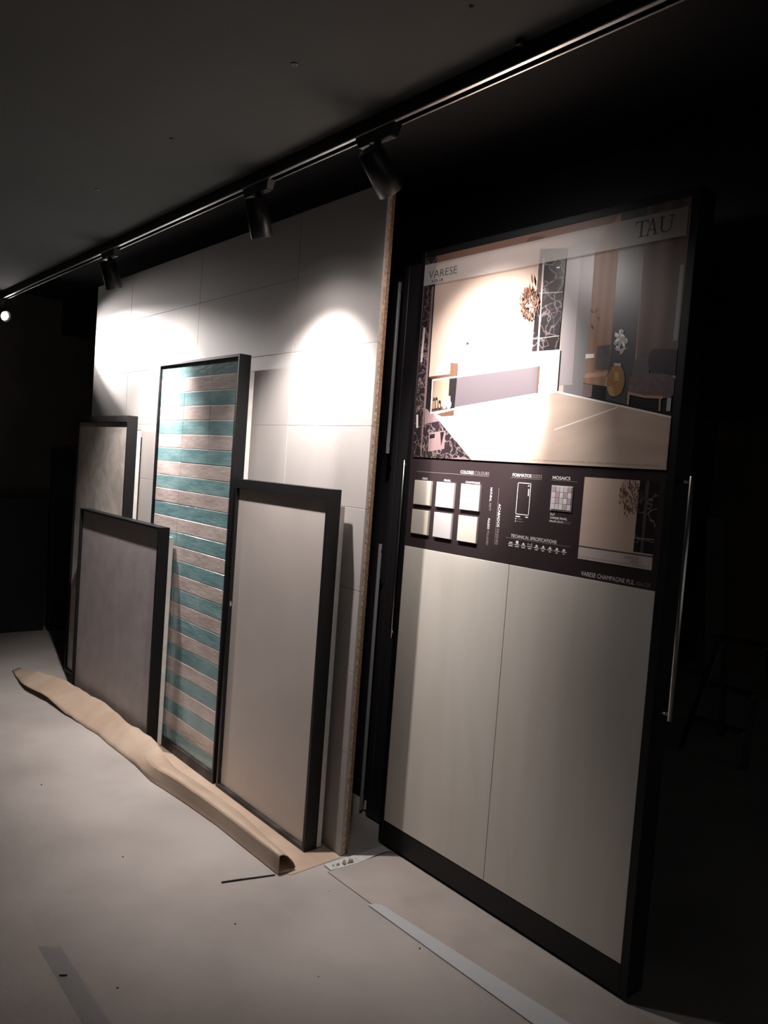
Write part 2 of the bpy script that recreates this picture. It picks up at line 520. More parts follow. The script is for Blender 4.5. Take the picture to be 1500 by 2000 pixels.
MB().box(PX0 + 0.02, PX0 + 0.06, PY + 0.02, PY + 0.07, 0.0, ZB).build('foot', M['frame'], sp)
handle(sp, PX1 + 0.045, 1, PY + 0.024, 0.925, 1.688)
handle(sp, PX0 - 0.040, -1, PY + 0.024, 0.903, 1.686)
MB().slab(-2.572, -1.9765, PY + 0.002, PY - 0.001, 0.114, 1.320, 0.0008).build('porcelain_slab', M['champ'], sp)
MB().slab(-1.9745, -1.3695, PY + 0.002, PY - 0.001, 0.114, 1.320, 0.0008).build('porcelain_slab', M['champ'], sp)

# ---- the printed poster: flat shapes laid over one another
PL, PR, PBZ, PTZ = -2.563, -1.3685, 1.7005, 2.5365
MARB = marble('print_black_marble', (40, 34, 36), (132, 120, 118), 16, 0.045)
MARB_L = marble('print_dark_marble', (40, 32, 35), (126, 110, 110), 24, 0.06)
P = {}


def pm(name, rgb, **k):
    P[name] = mat('print_' + name, rgb, 0.38, **k)
    return P[name]


pm('wall', (206, 184, 170), rgb2=(192, 166, 150), scale=2.0, stretch=(0.6, 1, 2))
pm('floor', (204, 186, 172), rgb2=(186, 164, 150), scale=2.2, stretch=(0.7, 1, 2.5), distort=1)
pm('white', (232, 226, 220)); pm('pale', (196, 184, 180)); pm('line', (240, 236, 232))
pm('ceil', (112, 84, 72)); pm('grey1', (158, 150, 152)); pm('grey2', (128, 124, 126)); pm('dgrey', (70, 72, 74))
pm('dark', (27, 23, 25)); pm('wooddark', (70, 50, 42)); pm('brown', (84, 62, 51)); pm('lilac', (84, 77, 81))
pm('beige', (136, 112, 96)); pm('gold', (150, 112, 70)); pm('goldl', (222, 196, 150)); pm('copper', (112, 70, 52)); pm('copperl', (150, 108, 86))
pm('petal', (178, 176, 176)); pm('seat', (112, 98, 98), rgb2=(98, 84, 86), scale=60); pm('seatback', (96, 88, 92)); pm('cushion', (64, 54, 60))
pm('tan', (176, 140, 116)); pm('pink', (122, 102, 102)); pm('strip', (150, 150, 154))
P['wood'] = banded('print_wood', (152, 116, 94), (138, 102, 82), 9)
P['curtain'] = banded('print_curtain', (112, 88, 80), (82, 66, 62), 4.2)
P['veil'] = translucent('print_white_veil', (214, 208, 206), 0.42, 0.4)
P['marble'] = MARB
P['marblel'] = MARB_L
PN = list(P)
pr = MB()
LY = [PY + 0.0012]


def clampq(pts):
    return [(min(max(x, PL), PR), min(max(z, PBZ), PTZ)) for x, z in pts]


def lay(key, pts, step=True):
    """one flat printed shape, a hair in front of the last one"""
    if step: LY[0] -= 0.00005
    pts = clampq(pts)
    n = len(pts)
    a = sum(pts[k][0] * pts[(k + 1) % n][1] - pts[(k + 1) % n][0] * pts[k][1] for k in range(n))
    if abs(a) < 1e-9: return
    if a < 0: pts = pts[::-1]
    pr.add([(x, LY[0], z) for x, z in pts], [tuple(range(n))], PN.index(key))


def stroke(key, a, b, wd):
    (x0, z0), (x1, z1) = a, b
    dx, dz = x1 - x0, z1 - z0
    L = math.hypot(dx, dz) or 1
    nx, nz = -dz / L * wd / 2, dx / L * wd / 2
    lay(key, [(x0 + nx, z0 + nz), (x1 + nx, z1 + nz), (x1 - nx, z1 - nz), (x0 - nx, z0 - nz)])


def blob(key, cx, cz, rx, rz, n=20, a0=0.0, wob=0.0, rr=None):
    pts = []
    for k in range(n):
        t = 2 * math.pi * k / n
        s = 1 + (rr.uniform(-wob, wob) if rr else 0)
        x, z_ = rx * math.cos(t) * s, rz * math.sin(t) * s
        pts.append((cx + x * math.cos(a0) - z_ * math.sin(a0), cz + x * math.sin(a0) + z_ * math.cos(a0)))
    lay(key, pts)


def leaf(key, cx, cz, L, wd, a):
    pts = [(-0.5, 0), (-0.2, 0.4), (0.15, 0.5), (0.5, 0.05), (0.2, -0.3), (-0.15, -0.45)]
    lay(key, [(cx + p * L * math.cos(a) - q * wd * math.sin(a), cz + p * L * math.sin(a) + q * wd * math.cos(a)) for p, q in pts], step=True)


def rnd_poly(pts, it=3):
    for _ in range(it):
        q = []
        for k in range(len(pts)):
            (x0, z0), (x1, z1) = pts[k], pts[(k + 1) % len(pts)]
            q += [(x0 * 0.75 + x1 * 0.25, z0 * 0.75 + z1 * 0.25), (x0 * 0.25 + x1 * 0.75, z0 * 0.25 + z1 * 0.75)]
        pts = q
    return pts


A = lambda pts: crop(780, 380, 2.419, pts)
Bc = lambda pts: crop(1150, 380, 4.256, pts)
Cc = lambda pts: crop(800, 680, 8.696, pts)
D = lambda pts: crop(980, 450, 8.0, pts)
E_ = lambda pts: crop(1100, 640, 6.818, pts)

lay('wall', [(PL, PBZ), (PR, PBZ), (PR, PTZ), (PL, PTZ)])
lay('ceil', [(PL, 2.500), (PR, 2.500), (PR, PTZ), (PL, PTZ)])
lay('brown', D([(360, 190), (440, 105), (680, 80), (640, 130)]))
# right half of the room
lay('grey1', A([(785, 250), (850, 215), (920, 205), (885, 880), (750, 905), (760, 735)]))
lay('grey2', A([(862, 212), (930, 205), (880, 890), (815, 895)]))
lay('wood', A([(925, 235), (1050, 0), (1050, 200), (990, 860), (880, 890)]))
lay('dgrey', Bc([(272, 150), (500, 60), (490, 115), (385, 1350), (320, 1760), (150, 1720), (165, 1480)]))
lay('curtain', Bc([(492, 60), (900, -60), (850, 30), (740, 1330), (390, 1370)]))
lay('dark', E_([(0, 765), (265, 735), (560, 780), (900, 840), (1470, 900), (1450, 1190), (0, 880)]))
lay('grey2', E_([(0, 765), (265, 735), (260, 935), (0, 875)]))
lay('strip', Bc([(760, 585), (792, 580), (735, 1212), (700, 1216)]))
lay('dgrey', E_([(640, 200), (960, 200), (870, 1030), (560, 960)]))
# small armchair and table in the distance
lay('seatback', E_([(455, 240), (620, 222), (600, 560), (430, 565), (415, 540)]))
lay('lilac', E_([(480, 250), (620, 240), (610, 380), (540, 385), (530, 290)]))
lay('tan', E_([(300, 610), (600, 580), (570, 650), (270, 690)]))
lay('wood', E_([(270, 670), (575, 645), (560, 775), (270, 738)]))
lay('pink', E_([(265, 745), (390, 760), (375, 925), (255, 925)]))
lay('line', E_([(300, 352), (412, 346), (412, 398), (295, 412)]))
for (x, y, an) in ((25, 970, 2.2), (58, 968, 0.9), (80, 1028, 2.2), (30, 1100, 2.0)):
    q = Bc([(x, y)])[0]
    leaf('wooddark', q[0], q[1], 0.022, 0.009, an)
# white blossom
rr = random.Random(5)
for k in range(22):
    ang = rr.uniform(0, 6.28); ra = math.sqrt(rr.random())
    q = Bc([(265 + 48 * ra * math.cos(ang), 1225 + 92 * ra * math.sin(ang))])[0]
    leaf('petal' if k % 3 else 'line', q[0], q[1], rr.uniform(0.018, 0.03), rr.uniform(0.010, 0.016), rr.uniform(0, 3))
# gilded vase
lay('gold', rnd_poly(Bc([(215, 1402), (265, 1405), (275, 1440), (296, 1475), (302, 1560), (285, 1620), (262, 1665), (200, 1685), (160, 1650), (148, 1590), (152, 1530), (180, 1455), (205, 1430)])))
lay('petal', Bc([(212, 1400), (268, 1404), (270, 1425), (208, 1422)]))
for k in range(5):
    stroke('goldl', Bc([(215, 1478 + 15 * k)])[0], Bc([(252, 1486 + 14 * k)])[0], 0.0022)
    stroke('goldl', Bc([(160 + 3 * k, 1600 + 15 * k)])[0], Bc([(200 + 5 * k, 1604 + 17 * k)])[0], 0.0022)
# checked armchair
lay('seatback', Bc([(378, 1372), (505, 1345), (505, 1495), (358, 1512)]))
lay('cushion', rnd_poly(Bc([(505, 1300), (560, 1280), (700, 1285), (775, 1290), (775, 1400), (770, 1500), (640, 1495), (520, 1500), (490, 1400)])))
lay('seat', rnd_poly(Bc([(335, 1530), (360, 1505), (500, 1485), (620, 1487), (700, 1505), (722, 1560), (718, 1665), (660, 1698), (500, 1688), (335, 1660), (330, 1600)])))
lay('tan', Bc([(330, 1640), (470, 1670), (620, 1672), (615, 1700), (470, 1692), (335, 1662)]))
lay('tan', Bc([(328, 1635), (346, 1640), (334, 1752), (318, 1746)]))
lay('tan', Bc([(588, 1680), (604, 1682), (598, 1802), (582, 1800)]))
lay('petal', Bc([(655, 1692), (688, 1690), (680, 1802), (645, 1800)]))
# black marble pillar
lay('marble', D([(605, 285), (1025, 285), (890, 1875), (475, 1895)]))
lay('wooddark', D([(590, 520), (640, 515), (600, 1330), (540, 1340)]))
stroke('pale', D([(663, 430)])[0], D([(570, 1885)])[0], 0.0075)
for a, b in (((585, 985), (965, 962)), ((500, 1698), (905, 1648))):
    stroke('pale', D([a])[0], D([b])[0], 0.0022)
vv = random.Random(3)
for pts in ([(690, 1210), (770, 1280), (815, 1380), (820, 1620)], [(820, 1520), (930, 1350)], [(815, 1370), (880, 1280)], [(740, 1190), (790, 1250), (850, 1210)],
            [(660, 1060), (700, 1000), (790, 1000)], [(870, 920), (930, 840), (990, 640)], [(700, 1480), (690, 1640)], [(620, 1840), (740, 1800), (700, 1700)], [(720, 900), (745, 985), (660, 1100)]):
    q = D(pts)
    for k in range(len(q) - 1): stroke('pink', q[k], q[k + 1], vv.uniform(0.0012, 0.0026))
lay('line', D([(868, 575), (915, 568), (912, 590), (862, 596)]))
# dark marble on the near side, with its pale trim
lay('marblel', [(PL, PBZ), (pp(827, 896)[0], PBZ), (pp(853, 507)[0], PTZ), (PL, PTZ)])
qa, qb = pp(837, 640), pp(826, 880)
stroke('pink', pp(847, 560), pp(824, 892), 0.014)
stroke('dark', pp(853, 507), pp(826.5, 898), 0.0055)
stroke('pale', pp(830, 640), pp(824, 708), 0.012)
stroke('pale', pp(816, 810), pp(816, 836), 0.012)
# bath front: floor first
lay('floor', A([(160, 1035), (748, 932), (1290, 1050), (1290, 1320), (345, 1300)]))
lay('marblel', Cc([(268, 1025), (440, 1110), (1050, 1960), (200, 1960)]))
lay('pink', Cc([(270, 1020), (440, 1110), (510, 1240), (262, 1290)]))
lay('pink', Cc([(340, 1440), (620, 1400), (600, 1710), (320, 1760)]))
lay('dark', Cc([(530, 1430), (600, 1420), (545, 1665)]))
lay('dark', Cc([(355, 1470), (440, 1455), (435, 1525), (352, 1540)]))
lay('pink', Cc([(650, 1915), (955, 1845), (1010, 1925)]))
stroke('line', A([(170, 1036)])[0], A([(345, 1275)])[0], 0.010)
stroke('line', A([(748, 933)])[0], A([(1290, 1052)])[0], 0.006)
stroke('line', A([(1035, 1005)])[0], A([(735, 1112)])[0], 0.004)
# bath tub
lay('white', A([(282, 800), (640, 742), (763, 733), (748, 935), (262, 1050)]))
lay('brown', Cc([(708, 250), (835, 258), (815, 475), (692, 475)]))
lay('dark', Cc([(690, 515), (815, 508), (772, 1045), (660, 1060)]))
lay('brown', Cc([(470, 1120), (768, 1050), (760, 1145), (560, 1160)]))
lay('lilac', A([(277, 857), (660, 812), (652, 938), (264, 1006)]))
lay('dark', Cc([(330, 490), (400, 530), (365, 1115), (298, 1000)]))
lay('brown', Cc([(330, 490), (700, 438), (820, 440), (815, 470), (400, 530)]))
lay('beige', Cc([(420, 555), (690, 520), (662, 1045), (385, 1090)]))
stroke('line', Cc([(402, 545)])[0], Cc([(372, 1105)])[0], 0.0050)
stroke('line', Cc([(402, 545)])[0], A([(665, 808)])[0], 0.0055)
stroke('line', Cc([(365, 1105)])[0], A([(655, 942)])[0], 0.0055)
stroke('brown', A([(664, 810)])[0], A([(654, 940)])[0], 0.008)
# bottles and vases on the ledge
lay('wooddark', Cc([(385, 1035), (660, 970), (655, 1040), (385, 1088)]))
for x, y0, y1, wd in ((428, 840, 1060, 34), (470, 830, 1050, 40), (525, 885, 1045, 44)):
    lay('dark', Cc([(x - wd / 2, y0 + 30), (x - wd / 4, y0), (x + wd / 4, y0), (x + wd / 2, y0 + 30), (x + wd / 2, y1), (x - wd / 2, y1)]))
    lay('tan', Cc([(x - wd / 5, y0 + 60), (x + wd / 6, y0 + 60), (x + wd / 6, y1 - 30), (x - wd / 5, y1 - 30)]))
lay('tan', Cc([(615, 700), (635, 700), (650, 900), (625, 1030), (580, 1030), (572, 930)]))
lay('line', Cc([(672, 818), (706, 818), (702, 880), (722, 940), (712, 1000), (690, 1030), (660, 1028), (640, 985), (645, 935), (668, 880)]))
# tap on the wall
lay('lilac', crop(810, 500, 10, [(1015, 1662), (1062, 1655), (1060, 1700), (1012, 1718)]))
lay('ink' if 'ink' in P else 'dark', crop(810, 500, 10, [(1090, 1640), (1140, 1636), (1140, 1648), (1090, 1652)]))
# copper leaf pendant
rr = random.Random(8)
for k in range(150):
    ang = rr.uniform(0, 6.28); ra = rr.random() ** 0.42
    q = D([(458 + 150 * ra * math.cos(ang), 1150 + 245 * ra * math.sin(ang))])[0]
    leaf(('copper', 'brown', 'copperl')[k % 3], q[0], q[1], rr.uniform(0.012, 0.027), rr.uniform(0.003, 0.0062), rr.uniform(0.9, 2.4))
for x, y in ((512, 770), (480, 920), (400, 980)):
    q = D([(x, y)])[0]
    leaf('copper', q[0], q[1], 0.045, 0.010, 1.8)
# pale band across the top
LY[0] -= 0.0003
pr.add([(PL, LY[0], 2.416), (PR, LY[0], 2.416), (PR, LY[0], 2.503), (PL, LY[0], 2.503)], [(0, 1, 2, 3)], PN.index('veil'))
poster = pr.build('poster_print', [P[k] for k in PN], sp)
poster['label'] = 'printed bathroom interior with copper leaf pendant and checked armchair'

TXY = LY[0] - 0.0004


def text(s, x0, x1, z0, z1, m, vertical=False, y=TXY, bold=0.0):
    """lettering fitted into the given rectangle of the panel plane"""
    cu = bpy.data.curves.new('lettering', 'FONT')
    cu.body = s
    cu.size = 1
    cu.offset = bold
    cu.resolution_u = 3
    to = bpy.data.objects.new('lettering_tmp', cu)
    col.objects.link(to)
    bpy.context.view_layer.update()
    me = bpy.data.meshes.new_from_object(to.evaluated_get(bpy.context.evaluated_depsgraph_get()))
    bpy.data.objects.remove(to)
    vx = [v.co.x for v in me.vertices]
    vy = [v.co.y for v in me.vertices]
    a0, a1, b0, b1 = min(vx), max(vx), min(vy), max(vy)
    off = world_loc(sp)
    for v in me.vertices:
        u, t = (v.co.x - a0) / (a1 - a0), (v.co.y - b0) / (b1 - b0)
        if vertical:                       # reads downwards
            p = Vector((x0 + (x1 - x0) * t, y, z1 - (z1 - z0) * u))
        else:
            p = Vector((x0 + (x1 - x0) * u, y, z0 + (z1 - z0) * t))
        v.co = p - off
    me.materials.clear()
    me.materials.append(m)
    me.name = 'lettering'
    o = bpy.data.objects.new('lettering', me)
    col.objects.link(o)
    o.parent = sp
    return o


def rects(name, boxes, m, y):
    b = MB()
    for x0, x1, z0, z1 in boxes:
        b.box(x0, x1, y, y + 0.0003, z0, z1)
    return b.build(name, m, sp)


# serifed letters of the maker's name
tb = MB()
tx, tz, th = -1.5505, 2.4375, 0.051


def glyph(boxes, polys=()):
    for x0, x1, z0, z1 in boxes:
        tb.box(tx + x0 * th, tx + x1 * th, TXY, TXY + 0.0003, tz + z0 * th, tz + z1 * th)
    for q in polys:
        tb.prism([(tx + a * th, tz + b * th) for a, b in q], TXY, TXY + 0.0003)


glyph([(0.0, 0.92, 0.93, 1.0), (0.0, 0.05, 0.76, 1.0), (0.87, 0.92, 0.76, 1.0), (0.39, 0.53, 0.0, 1.0), (0.27, 0.65, 0.0, 0.06)])
glyph([(0.74, 1.02, 0.0, 0.06), (1.28, 1.66, 0.0, 0.06), (1.0, 1.38, 0.30, 0.36)],
      [[(0.85, 0.03), (0.92, 0.03), (1.25, 1.02), (1.17, 1.02)], [(1.40, 0.03), (1.56, 0.03), (1.25, 1.02), (1.17, 1.02)]])
u_out = [(1.80, 0.97), (1.80, 0.34)] + [(2.18 - 0.38 * math.cos(t), 0.34 - 0.36 * math.sin(t)) for t in [k * math.pi / 10 for k in range(1, 10)]] + [(2.56, 0.34), (2.56, 0.97)]
u_in = [(2.50, 0.97), (2.50, 0.34)] + [(2.20 + 0.30 * math.cos(t), 0.34 - 0.28 * math.sin(t)) for t in [k * math.pi / 10 for k in range(1, 10)]] + [(1.93, 0.34), (1.93, 0.97)]
for k in range(len(u_out) - 1):
    n = len(u_in)
    glyph([], [[u_out[k], u_out[k + 1], u_in[n - 2 - k], u_in[n - 1 - k]]])
glyph([(1.68, 2.05, 0.94, 1.0), (2.38, 2.68, 0.94, 1.0)])
tb.build('lettering', M['ink_dark'], sp)['label'] = 'large serif letters TAU'

text('VARESE', -2.534, -2.366, 2.443, 2.473, M['ink_dark'], bold=-0.012)
rects('print_marks', [(-2.512, -2.507, 2.4245, 2.4335), (-2.498, -2.478, 2.4245, 2.426), (-2.498, -2.4965, 2.4245, 2.4335), (-2.498, -2.478, 2.432, 2.4335), (-2.483, -2.478, 2.4245, 2.4335),
                      (-2.468, -2.448, 2.4245, 2.426), (-2.468, -2.4665, 2.4245, 2.4335), (-2.468, -2.448, 2.432, 2.4335), (-2.455, -2.448, 2.4245, 2.4335)], M['ink_dark'], TXY)
text('WALL AND FLOOR TILE: VARESE CHAMPAGNE 60X120, PORTOGREEN 120X120, IMPERIA GRAPHITE 60X120 AND ORIGIN LAMIER 30X180', -1.957, -1.389, 1.7075, 1.7145, M['ink_mid'])

GY = PY + 0.0012
text('COLORES', -2.271, -2.198, 1.6445, 1.6575, M['ink_white'], y=GY, bold=0.012)
text('COLOURS', -2.193, -2.116, 1.6445, 1.6575, M['ink_grey'], y=GY)
text('ONICE', -2.494, -2.462, 1.6085, 1.6165, M['ink_white'], y=GY)
text('PEARL', -2.362, -2.323, 1.6085, 1.6165, M['ink_white'], y=GY)
text('CHAMPAGNE', -2.238, -2.160, 1.6085, 1.6165, M['ink_white'], y=GY)
text('NATURAL', -2.103, -2.093, 1.546, 1.599, M['ink_white'], True, GY, 0.01)
text('MATT', -2.103, -2.093, 1.511, 1.540, M['ink_grey'], True, GY)
text('PULIDO', -2.103, -2.093, 1.440, 1.481, M['ink_white'], True, GY, 0.01)
text('POLISHED', -2.103, -2.093, 1.379, 1.434, M['ink_grey'], True, GY)
text('ACABADOS', -2.055, -2.043, 1.453, 1.541, M['ink_white'], True, GY, 0.012)
text('FINISHES', -2.055, -2.043, 1.386, 1.446, M['ink_grey'], True, GY)
text('FORMATOS', -1.997, -1.906, 1.6475, 1.6595, M['ink_white'], y=GY, bold=0.012)
text('SIZES', -1.902, -1.857, 1.6475, 1.6595, M['ink_grey'], y=GY)
text('MOSAICS', -1.810, -1.733, 1.6475, 1.6595, M['ink_white'], y=GY, bold=0.01)
text('7x7', -1.808, -1.787, 1.5195, 1.528, M['ink_white'], y=GY, bold=0.01)
text('VARESE PEARL', -1.808, -1.731, 1.5085, 1.516, M['ink_white'], y=GY, bold=0.01)
text('30x30 (7x7)', -1.809, -1.748, 1.495, 1.5035, M['ink_white'], y=GY, bold=0.01)
text('12"x12"', -1.744, -1.715, 1.496, 1.5035, M['ink_grey'], y=GY)
text('TECHNICAL SPECIFICATIONS', -1.981, -1.769, 1.4225, 1.4345, M['ink_white'], y=GY)
text('VARESE CHAMPAGNE PUL', -1.654, -1.446, 1.3285, 1.3435, M['ink_white'], y=GY)
text('60x120', -1.441, -1.389, 1.3285, 1.3425, M['ink_grey'], y=GY)
rects('rule_lines', [(-2.534, -2.117, 1.6400, 1.6412), (-2.060, -2.0588, 1.386, 1.601), (-2.006, -1.858, 1.6428, 1.6440), (-1.819, -1.702, 1.6436, 1.6448), (-2.006, -1.707, 1.4185, 1.4196)], M['ink_grey'], GY)
rects('format_outline', [(-1.968, -1.905, 1.6245, 1.6270), (-1.968, -1.905, 1.5095, 1.5120), (-1.968, -1.9655, 1.5095, 1.627), (-1.9075, -1.905, 1.5095, 1.627),
                         (-1.919, -1.912, 1.615, 1.6195), (-1.9165, -1.912, 1.580, 1.606), (-1.967, -1.945, 1.500, 1.504), (-1.920, -1.907, 1.5005, 1.505),
                         (-1.967, -1.963, 1.491, 1.495), (-1.967, -1.963, 1.482, 1.486)], M['ink_white'], GY)
rects('format_notes', [(-1.959, -1.936, 1.4925, 1.494), (-1.959, -1.930, 1.4835, 1.485)], M['ink_grey'], GY)
ib = []
for k in range(9):
    ix = -1.979 + k * (0.245 / 8)
    ib += [(ix - 0.012, ix + 0.012, 1.3965, 1.3985), (ix - 0.010 + 0.0008 * k, ix + 0.010 - 0.0008 * k, 1.3895, 1.3920)]
    if k == 0: ib += [(ix - 0.008, ix + 0.008, 1.4015, 1.4045)]
    elif k == 1: ib += [(ix - 0.006, ix + 0.006, 1.4015, 1.4125)]
    elif k == 3: ib += [(ix - 0.010, ix - 0.008, 1.402, 1.410), (ix - 0.001, ix + 0.001, 1.402, 1.407), (ix + 0.007, ix + 0.009, 1.402, 1.411)]
    else: ib += [(ix - 0.006, ix + 0.006, 1.4010, 1.4045), (ix - 0.003, ix + 0.003, 1.4045, 1.4085)]
rects('specification_icons', ib, M['ink_white'], GY)

# colour samples glued to the board
for x0, z0, z1, ms in ((-2.532, 1.502, 1.604, 's_onice'), (-2.396, 1.502, 1.604, 's_pearl'), (-2.254, 1.503, 1.605, 's_champ'),
                       (-2.534, 1.379, 1.480, 's_onice'), (-2.397, 1.378, 1.480, 's_pearl'), (-2.255, 1.378, 1.480, 's_champ')):
    MB().slab(x0, x0 + 0.104, PY + 0.002, PY - 0.008, z0, z1, 0.0015).build('sample_tile', M[ms], sp)
mo = MB().box(-1.808, -1.716, PY - 0.002, PY + 0.002, 1.5385, 1.627).build('mosaic_sheet', M['s_pearl'], sp)
rnd = random.Random(2)
MC = [mat('mosaic_%d' % i, c, 0.35) for i, c in enumerate([(206, 198, 202), (196, 186, 190), (176, 160, 160), (212, 206, 208)])]
for i in range(5):
    for j in range(4):
        MB().slab(-1.8035 + i * 0.0172, -1.8035 + i * 0.0172 + 0.0162, PY - 0.002, PY - 0.0045, 1.5425 + j * 0.0206, 1.5425 + j * 0.0206 + 0.0193, 0.0008).build('mosaic_chip', rnd.choice(MC), mo)

# smaller inset photograph
IX0, IX1, IZ0, IZ1 = -1.6735, -1.390, 1.384, 1.663
pr = MB()
PL, PR, PBZ, PTZ = IX0, IX1, IZ0, IZ1
LY[0] = PY + 0.0015
IC = lambda pts: crop(1110, 910, 7.5, pts)
lay('wall', [(IX0, IZ0), (IX1, IZ0), (IX1, IZ1), (IX0, IZ1)])
lay('marble', IC([(1050, 190), (1340, 190), (1235, 1300), (945, 1255)]))
lay('lilac', IC([(1140, 190), (1190, 190), (1085, 1280), (1050, 1270)]))
stroke('pale', IC([(965, 1052)])[0], IC([(1255, 1080)])[0], 0.0018)
lay('pale', [(IX0, IZ0), (IX1, IZ0), (IX1, 1.424), (IX0, 1.424)])
stroke('lilac', (IX0, 1.4265), (IX1, 1.4265), 0.005)
for k in range(130):
    ang = rr.uniform(0, 6.28); ra = rr.random() ** 0.45
    q = IC([(925 + 190 * ra * math.cos(ang), 455 + 265 * ra * math.sin(ang))])[0]
    leaf(('copper', 'brown', 'copperl')[k % 3], q[0], q[1], rr.uniform(0.008, 0.019), rr.uniform(0.002, 0.0048), rr.uniform(0.8, 2.5))
inset = pr.build('inset_print', [P[k] for k in PN], sp)
IY = LY[0] - 0.0004
text('WALL TILE: VARESE CHAMPAGNE 60X120, PORTOGREEN 120X120', -1.668, -1.393, 1.3885, 1.3955, M['ink_mid'], y=IY)
text('VARESE', -1.490, -1.433, 1.4080, 1.4190, M['ink_mid'], y=IY)
rects('inset_rule', [(-1.462, -1.435, 1.4015, 1.4035)], M['ink_mid'], IY)

# ---- the sliding panels parked behind it
def rear_panel(x0, x1, y0, y1, label):
    t = empty('sliding_display_panel', ((x0 + x1) / 2, (y0 + y1) / 2, 0), label, 'display panel')
    MB().bevbox(x0, x0 + 0.03, y0, y1, 0.012, PZ1, 0.0015).build('stile', M['charcoal'], t)
    MB().bevbox(x1 - 0.03, x1, y0, y1, 0.012, PZ1, 0.0015).build('stile', M['charcoal'], t)
    MB().box(x0 + 0.03, x1 - 0.03, y0 + 0.001, y1 - 0.01, 0.012, PZ1 - 0.002).build('graphic_board', M['charcoal'], t)
    for fx in (x0 + 0.03, x1 - 0.07):
        MB().box(fx, fx + 0.04, y0 + 0.02, y1 - 0.02, 0.0, 0.012).build('foot', M['frame'], t)
    return t


rp = rear_panel(-2.838, -1.42, 2.358, 2.448, 'charcoal sliding panel parked directly behind the poster panel, bright metal edge strips')
MB().bevbox(-2.878, -2.868, 2.352, 2.366, 1.713, 2.50, 0.001).build('edge_strip', M['alu'], rp)
MB().bevbox(-2.880, -2.870, 2.352, 2.366, 0.02, 1.290, 0.001).build('edge_strip', M['alu'], rp)
for zz in (2.45, 1.75, 1.25, 0.1):
    MB().box(-2.872, -2.836, 2.362, 2.372, zz, zz + 0.012).build('strip_fixing', M['frame'], rp)
handle(rp, -1.375, 1, 2.385, 0.93, 1.69)
rear_panel(-3.12, -1.52, 2.468, 2.558, 'rearmost charcoal sliding panel, only its edge showing beside the chipboard')

# ------------------------------------------------------------------ kraft paper
def lerp_tab(tab, x):
    for (a, va), (b, vb) in zip(tab, tab[1:]):
        if x >= b:
            t = (x - b) / (a - b)
            return va * t + vb * (1 - t)
    return tab[-1][1]


front = [(-2.585, 1.722), (-3.10, 1.716), (-3.45, 1.690), (-3.70, 1.662), (-3.93, 1.676), (-4.4, 1.668), (-4.9, 1.622), (-5.2, 1.600), (-5.5, 1.545), (-5.75, 1.575), (-6.0, 1.600)]
hgt = [(-2.585, 0.078), (-3.2, 0.080), (-3.55, 0.088), (-3.8, 0.074), (-4.2, 0.088), (-4.8, 0.086), (-5.3, 0.074), (-5.7, 0.056), (-6.0, 0.018)]
wid = [(-2.585, 0.082), (-2.75, 0.098), (-3.1, 0.135), (-3.5, 0.150), (-3.9, 0.138), (-4.4, 0.142), (-4.9, 0.185), (-5.2, 0.205), (-5.5, 0.205), (-5.75, 0.140), (-6.0, 0.045)]
lft = [(-2.585, 0.0), (-4.7, 0.0), (-4.9, 0.010), (-5.25, 0.038), (-5.5, 0.030), (-5.75, 0.012), (-6.0, 0.004)]
tubeA = [(0.0, 0.0), (0.0, 0.34), (0.0, 0.68), (0.0, 0.92), (0.04, 1.0), (0.22, 1.0), (0.48, 0.86), (0.72, 0.62), (0.90, 0.36), (0.99, 0.14), (0.90, 0.04), (0.55, 0.03), (0.12, 0.03)]
tubeB = [(0.0, 0.0), (0.12, 0.16), (0.25, 0.32), (0.40, 0.49), (0.55, 0.65), (0.70, 0.80), (0.83, 0.93), (0.93, 1.0), (0.99, 0.93), (1.0, 0.60), (0.98, 0.30), (0.90, 0.06), (0.70, 0.04)]
kb = MB()
rnd = random.Random(21)
NS = 46
vs, fs = [], []
NP = len(tubeA)
for s in range(NS + 1):
    x = -2.585 - (6.0 - 2.585) * s / NS
    t = min(1, max(0, (-x - 3.5) / 0.6))
    t = t * t * (3 - 2 * t)
    yf, hh, wd, lf = lerp_tab(front, x), lerp_tab(hgt, x), lerp_tab(wid, x), lerp_tab(lft, x)
    yf += rnd.uniform(-0.004, 0.004) * t
    hh *= 1 + rnd.uniform(-0.07, 0.07) * (0.3 + 0.7 * t) * (s > 0)
    crumple = 0.0012 + 0.0026 * t
    slant = 0.010 * math.sin(9 * x) * t
    for k in range(NP):
        a = tubeA[k][0] * (1 - t) + tubeB[k][0] * t
        b = tubeA[k][1] * (1 - t) + tubeB[k][1] * t
        e = 0 if s == 0 else crumple
        zz = max(0.0035, 0.0035 + lf * (1 - min(1, k / 4)) + b * hh + rnd.uniform(-e, e) * 0.6)
        vs.append((x + rnd.uniform(-e, e), yf + a * wd + rnd.uniform(-e, e) * 0.7 + slant * b, zz))
for s in range(NS):
    for k in range(NP - 1):
        fs.append((s * NP + k, s * NP + k + 1, (s + 1) * NP + k + 1, (s + 1) * NP + k))
kb.add(vs, fs, 0, True)
kraft = empty('kraft_paper', (-4.0, 1.75, 0), 'long brown kraft paper curled into a tube along the foot of the panels', 'paper')
ko = kb.build('rolled_edge', M['kraft'], kraft)
ko.data.set_sharp_from_angle(angle=math.radians(16))
sol = ko.modifiers.new('thickness', 'SOLIDIFY')
sol.thickness = 0.0012
sol.offset = -1
MB().flat([(-2.562, 1.765), (-2.575, 2.024), (-5.15, 2.024), (-5.10, 1.76), (-3.8, 1.72)], 0.0008, 0.0022).build('flat_sheet', M['kraft'], kraft)

